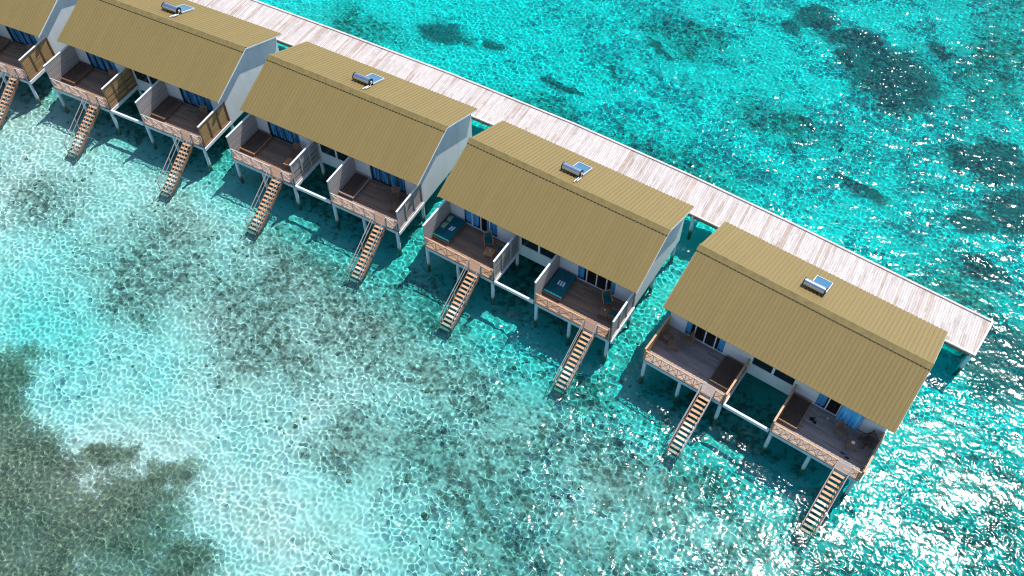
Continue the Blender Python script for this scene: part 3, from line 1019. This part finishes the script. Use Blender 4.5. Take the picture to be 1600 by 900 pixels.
daybed('C', 0.36, 1.58, 'wooden daybed under teal mattress with green pillows', M['wood_brown'], M['wood_brown'], 0.24)
daybed('C', 8.56, 9.82, 'wooden daybed under teal mattress with three towels, no pillows', M['wood_brown'], M['wood_brown'], 0.24)
daybed('D', 4.15, 5.30, 'bare daybed beside stairs on left deck of the villa with orange railings', M['wood_dark'], M['wood_brown'])
daybed('D', 8.50, 9.62, 'bare daybed with orange front board on right deck of the villa with orange railings', M['wood_dark'], M['wood_orange'])
daybed('Z', 8.52, 9.70, 'bare dark daybed on the deck cut off by the left picture edge', M['wood_brown'], M['wood_brown'])

def soft(name, sx, sy, sz, mat, label, cat, vid, x, y, z, rz=0.0, group=None, tilt=0.0, puff=0.0):
    p, vr = place(vid, x, y, z)
    mb = MB()
    n = 8
    for k_, (zz) in enumerate((0.0, 1.0)):
        for j in range(n + 1):
            for i in range(n + 1):
                u, w = i / n * 2 - 1, j / n * 2 - 1
                e = (1 - abs(u) ** 4) * (1 - abs(w) ** 4)
                if zz:
                    mb.v.append((u * sx / 2, w * sy / 2, sz * (1 - puff) + sz * puff * e + 0.006 * math.sin(7 * u + 3 * w)))
                else:
                    mb.v.append((u * sx / 2, w * sy / 2, 0))
    N = (n + 1) ** 2
    for j in range(n):
        for i in range(n):
            a = j * (n + 1) + i
            mb.f.append((a, a + n + 1, a + n + 2, a + 1))
            mb.f.append((N + a, N + a + 1, N + a + n + 2, N + a + n + 1))
            mb.m += [0, 0]
    for i in range(n):
        for a, b in ((i, i + 1), (n * (n + 1) + i + 1, n * (n + 1) + i), ((i + 1) * (n + 1), i * (n + 1)), (i * (n + 1) + n, (i + 1) * (n + 1) + n)):
            mb.f.append((a, b, N + b, N + a))
            mb.m.append(0)
    me = mb.mesh(name, mat, 0, True)
    o = bpy.data.objects.new(name, me)
    C.objects.link(o)
    o.location = p
    o.rotation_euler = (0, tilt, vr + rz)
    o['label'] = label
    o['category'] = cat
    if group:
        o['group'] = group
    return o
ZB = ZD + 0.254
soft('mattress', 1.18, 1.94, 0.13, M['teal'], 'teal mattress with green pillows at its left', 'mattress', 'C', 0.98, 4.84, ZB, puff=0.12, group='teal daybed mattresses')
soft('mattress', 1.22, 1.94, 0.13, M['teal'], 'teal mattress with three towels and no pillows', 'mattress', 'C', 9.20, 4.84, ZB, puff=0.12, group='teal daybed mattresses')
soft('pillow', 0.32, 0.52, 0.16, M['green'], 'green patterned pillow nearer the villa wall on the teal mattress', 'pillow', 'C', 0.60, 5.45, ZB + .135, 0.1, 'green pillows', -0.25, 0.75)
soft('pillow', 0.32, 0.52, 0.16, M['green'], 'green patterned pillow nearer the front railing on the teal mattress', 'pillow', 'C', 0.60, 4.85, ZB + .135, -0.12, 'green pillows', -0.25, 0.75)
for i, w in enumerate(('left', 'right')):
    soft('towel', 0.11, 0.36, 0.06, M['towel'], 'rolled pale towel, %s one of the pair beside green pillows' % w, 'towel', 'C', 1.08 + i * 0.17, 4.85 + i * 0.02, ZB + .136, -0.15, 'rolled pale towels', puff=0.6)
for i, w in enumerate(('left', 'middle', 'right')):
    soft('towel', 0.11, 0.36, 0.06, M['towel'], 'rolled pale towel, %s one of three on the pillowless teal mattress' % w, 'towel', 'C', 9.10 + i * 0.17, 4.85, ZB + .136, 0.05, 'rolled pale towels', puff=0.6)

def chair(vid, x, y, face, label, wood, cushion=False):
    """slatted wooden armchair; face = direction the sitter looks, radians from villa +x"""
    p, rz = place(vid, x, y, ZD)
    t = thing('garden_chair', label, 'chair', p, rz + face, 'wooden garden chairs')
    k = wood.name
    part('seat', ('cs', k), lambda mb: [mb.box(-0.24 + i * 0.082, -0.24 + i * 0.082 + 0.062, -0.25, 0.25, 0.40, 0.425) for i in range(6)] + [mb.box(-.24, .24, s * .24 - .015, s * .24 + .015, .35, .398) for s in (-1, 1)], wood, t)
    def back(mb):
        for i in range(6):
            yy = -0.20 + i * 0.08
            mb.bar((-0.26, yy, 0.44), (-0.40, yy, 0.90), 0.05, 0.02, up=(1, 0, 0.3))
        mb.bar((-0.405, -0.27, 0.92), (-0.405, 0.27, 0.92), 0.03, 0.07)
        for s in (-1, 1):
            mb.bar((-0.25, s * 0.25, 0.40), (-0.40, s * 0.25, 0.90), 0.04, 0.04)
    part('backrest', ('cbk', k), back, wood, t)
    for s in (-1, 1):
        part('armrest', ('ca', k, s), lambda mb: mb.box(-0.33, 0.27, s * 0.27 - 0.035, s * 0.27 + 0.035, 0.62, 0.645), wood, t)
        for a in (-1, 1):
            part('leg', ('cl', k, s, a), lambda mb: mb.box(a * 0.23 - 0.02, a * 0.23 + 0.02, s * 0.262 - 0.02, s * 0.262 + 0.02, 0, 0.62 if a > 0 else 0.40), wood, t)
    if cushion:
        o = part('cushion', 'ccsh', lambda mb: mb.box(-0.23, 0.23, -0.23, 0.23, 0.427, 0.49), M['teal'], t, bevel=0.02)
        o['label'] = 'teal seat cushion'
        part('cushion', 'ccsb', lambda mb: mb.bar((-0.235, 0, 0.50), (-0.345, 0, 0.86), 0.42, 0.05, up=(1, 0, 0.3)), M['teal'], t, bevel=0.015)
    return t

def table(vid, x, y, rot, label, wood, size=0.62, h=0.45):
    p, rz = place(vid, x, y, ZD)
    t = thing('side_table', label, 'table', p, rz + rot, 'small wooden deck tables')
    k = wood.name
    part('tabletop', ('tt', k), lambda mb: [mb.box(-.31 + i * .09, -.31 + i * .09 + .078, -.31, .31, h - .03, h) for i in range(7)] + [mb.box(-.28, .28, s * .26 - .02, s * .26 + .02, h - .08, h - .031) for s in (-1, 1)], wood, t)
    for sx in (-1, 1):
        for sy in (-1, 1):
            part('leg', ('tl', k), lambda mb: mb.box(-.025, .025, -.025, .025, 0, h - 0.031), wood, t, loc=(sx * .27, sy * .20, 0))
    return t

def small(name, label, cat, vid, x, y, z, build, mat, smooth=True):
    p, rz = place(vid, x, y, z)
    mb = MB()
    build(mb)
    o = bpy.data.objects.new(name, mb.mesh(name, mat, 0, smooth))
    C.objects.link(o)
    o.location = p
    o.rotation_euler = (0, 0, rz)
    o['label'] = label
    o['category'] = cat
    return o

PI = math.pi
# villa D
chair('D', 0.72, 4.95, -0.35, 'brown slatted chair at the left of the table on the orange railed left deck', M['wood_brown'])
chair('D', 1.78, 5.38, -2.5, 'brown slatted chair by the wall, right of the table on the orange railed left deck', M['wood_brown'])
table('D', 1.32, 4.66, 0.35, 'brown table between two chairs on the orange railed left deck', M['wood_brown'])
chair('D', 11.72, 5.05, -0.5, 'brown slatted chair left of the round clutter table on the orange railed right deck', M['wood_brown'])
chair('D', 13.05, 5.30, -2.3, 'dark slatted chair in the wall corner of the orange railed right deck', M['wood_dark'])
table('D', 12.52, 4.66, 0.3, 'brown table holding a glass bowl on the orange railed right deck', M['wood_brown'])
small('bowl', 'small blue grey bowl on the table of the orange railed right deck', 'bowl', 'D', 12.52, 4.70, ZD + .452,
      lambda mb: (mb.tube((0, 0, 0), (0, 0, .05), .06, 16, 0, .11), mb.tube((0, 0, .05), (0, 0, .06), .11, 16, 0, .10)), M['ceramic'])
small('bag', 'small dark bag lying on the orange railed right deck beside the daybed', 'bag', 'D', 10.15, 5.02, ZD,
      lambda mb: (mb.box(-.22, .02, -.10, .08, 0, .09), mb.box(.04, .2, -.18, -.02, 0, .05), mb.bar((-.1, .08, .05), (.02, .22, .02), .05, .03)), M['black'], False)
small('cup', 'small pale cup standing on the orange railed right deck by the open door', 'cup', 'D', 10.75, 5.55, ZD,
      lambda mb: mb.tube((0, 0, 0), (0, 0, .09), .04, 12, 0, .05), M['ceramic'])
for i, (dx, dy) in enumerate(((0, 0), (0.3, -0.1))):
    small('sandal', 'dark sandal on the right deck in front of the table, %s of two' % ('left' if i == 0 else 'right'), 'sandal', 'D', 12.32 + dx, 4.05 + dy, ZD,
          lambda mb: mb.box(-.12, .12, -.045, .045, 0, .035), M['black'], False)
# villa C
chair('C', 3.72, 5.20, -0.9, 'teal cushioned chair by the wall of the deck with green pillows', M['wood_orange'], True)
chair('C', 4.78, 5.02, PI + 0.2, 'teal cushioned chair beside the right screen of the deck with green pillows', M['wood_brown'], True)
table('C', 4.22, 4.52, 0.15, 'sunlit orange brown table with a cup on the deck with green pillows', M['wood_orange'])
small('cup', 'white cup on the table of the deck with green pillows', 'cup', 'C', 4.22, 4.60, ZD + .452, lambda mb: mb.tube((0, 0, 0), (0, 0, .08), .035, 12, 0, .045), M['ceramic'])
chair('C', 12.25, 5.22, -0.9, 'brown chair with teal cushions by the wall on the three towel deck', M['wood_orange'], True)
chair('C', 13.10, 4.50, PI + 0.1, 'teal cushioned chair against the right screen of the three towel deck', M['wood_brown'], True)
table('C', 12.48, 4.40, 0.1, 'brown table with a cup on the three towel deck', M['wood_brown'])
small('cup', 'white cup on the table of the three towel deck', 'cup', 'C', 12.50, 4.48, ZD + .452, lambda mb: mb.tube((0, 0, 0), (0, 0, .08), .035, 12, 0, .045), M['ceramic'])
# villa B
chair('B', 4.10, 5.20, -1.3, 'dark brown chair by the wall on the left deck of the middle villa', M['wood_brown'])
table('B', 4.25, 4.30, 0.1, 'orange table partly in the sun on the left deck of the middle villa', M['wood_orange'])
chair('B', 12.10, 5.15, -1.2, 'brown chair by the wall on the right deck of the middle villa', M['wood_brown'])
table('B', 12.55, 4.45, 0.1, 'dark table before the chair on the right deck of the middle villa', M['wood_brown'])
# villa A
chair('A', 3.90, 5.25, -1.3, 'brown chair by the wall on the left deck of the second villa from the left', M['wood_brown'])
table('A', 4.35, 4.50, 0.1, 'brown table beside the screen on the left deck of the second villa from the left', M['wood_brown'])
chair('A', 12.05, 5.25, -1.2, 'brown chair by the wall on the right deck of the second villa from the left', M['wood_brown'])
table('A', 12.45, 4.50, 0.1, 'brown table before the chair on the right deck of the second villa from the left', M['wood_brown'])
# villa Z
chair('Z', 12.3, 5.1, -1.2, 'brown chair on the deck at the far left picture edge', M['wood_brown'])

# ------------------------------------------------------------------ coral and rubble lumps on the bed
def coral():
    rnd = np.random.RandomState(5)
    pts = []
    X = rnd.uniform(-24, 56, 42000)
    Y = rnd.uniform(-29, 52, 42000)
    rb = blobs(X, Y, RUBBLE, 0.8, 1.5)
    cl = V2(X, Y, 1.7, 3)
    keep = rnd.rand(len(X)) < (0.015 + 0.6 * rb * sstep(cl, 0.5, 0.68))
    X, Y = X[keep], Y[keep]
    D = depth_fn(X, Y)
    base = []
    t = (1 + 5 ** 0.5) / 2
    ico = np.array([(-1, t, 0), (1, t, 0), (-1, -t, 0), (1, -t, 0), (0, -1, t), (0, 1, t), (0, -1, -t), (0, 1, -t), (t, 0, -1), (t, 0, 1), (-t, 0, -1), (-t, 0, 1)], float)
    ico /= np.linalg.norm(ico[0])
    F = np.array([(0, 11, 5), (0, 5, 1), (0, 1, 7), (0, 7, 10), (0, 10, 11), (1, 5, 9), (5, 11, 4), (11, 10, 2), (10, 7, 6), (7, 1, 8), (3, 9, 4), (3, 4, 2), (3, 2, 6), (3, 6, 8), (3, 8, 9), (4, 9, 5), (2, 4, 11), (6, 2, 10), (8, 6, 7), (9, 8, 1)])
    n = len(X)
    r = 0.03 + 0.11 * rnd.rand(n) ** 3
    V = ico[None] * (r[:, None, None] * rnd.uniform(0.7, 1.35, (n, 12, 1))) * np.array([1.15, 1, 0.6])
    V = V + np.stack([X, Y, -D + 0.02], -1)[:, None, :]
    FF = F[None] + (np.arange(n) * 12)[:, None, None]
    me = bpy.data.meshes.new('coral_rubble')
    me.from_pydata(V.reshape(-1, 3).tolist(), [], FF.reshape(-1, 3).tolist())
    me.polygons.foreach_set('use_smooth', [True] * len(me.polygons))
    m, nt, P = new_mat('coral_rubble_stone')
    c = mixc(nt, ramp(nt, noise(nt, coords(nt), 1.7, 3, 0.6), 0.35, 0.65), (0.17, 0.16, 0.115), (0.40, 0.37, 0.28))
    nt.links.new(c, P.inputs['Base Color'])
    P.inputs['Roughness'].default_value = 1
    me.materials.append(m)
    o = bpy.data.objects.new('coral_rubble', me)
    C.objects.link(o)
    o['kind'] = 'stuff'
    o['label'] = 'dark coral rubble scattered over the pale sandy bed'
    o['category'] = 'coral rubble'
    o.cycles.is_caustics_receiver = True
coral()
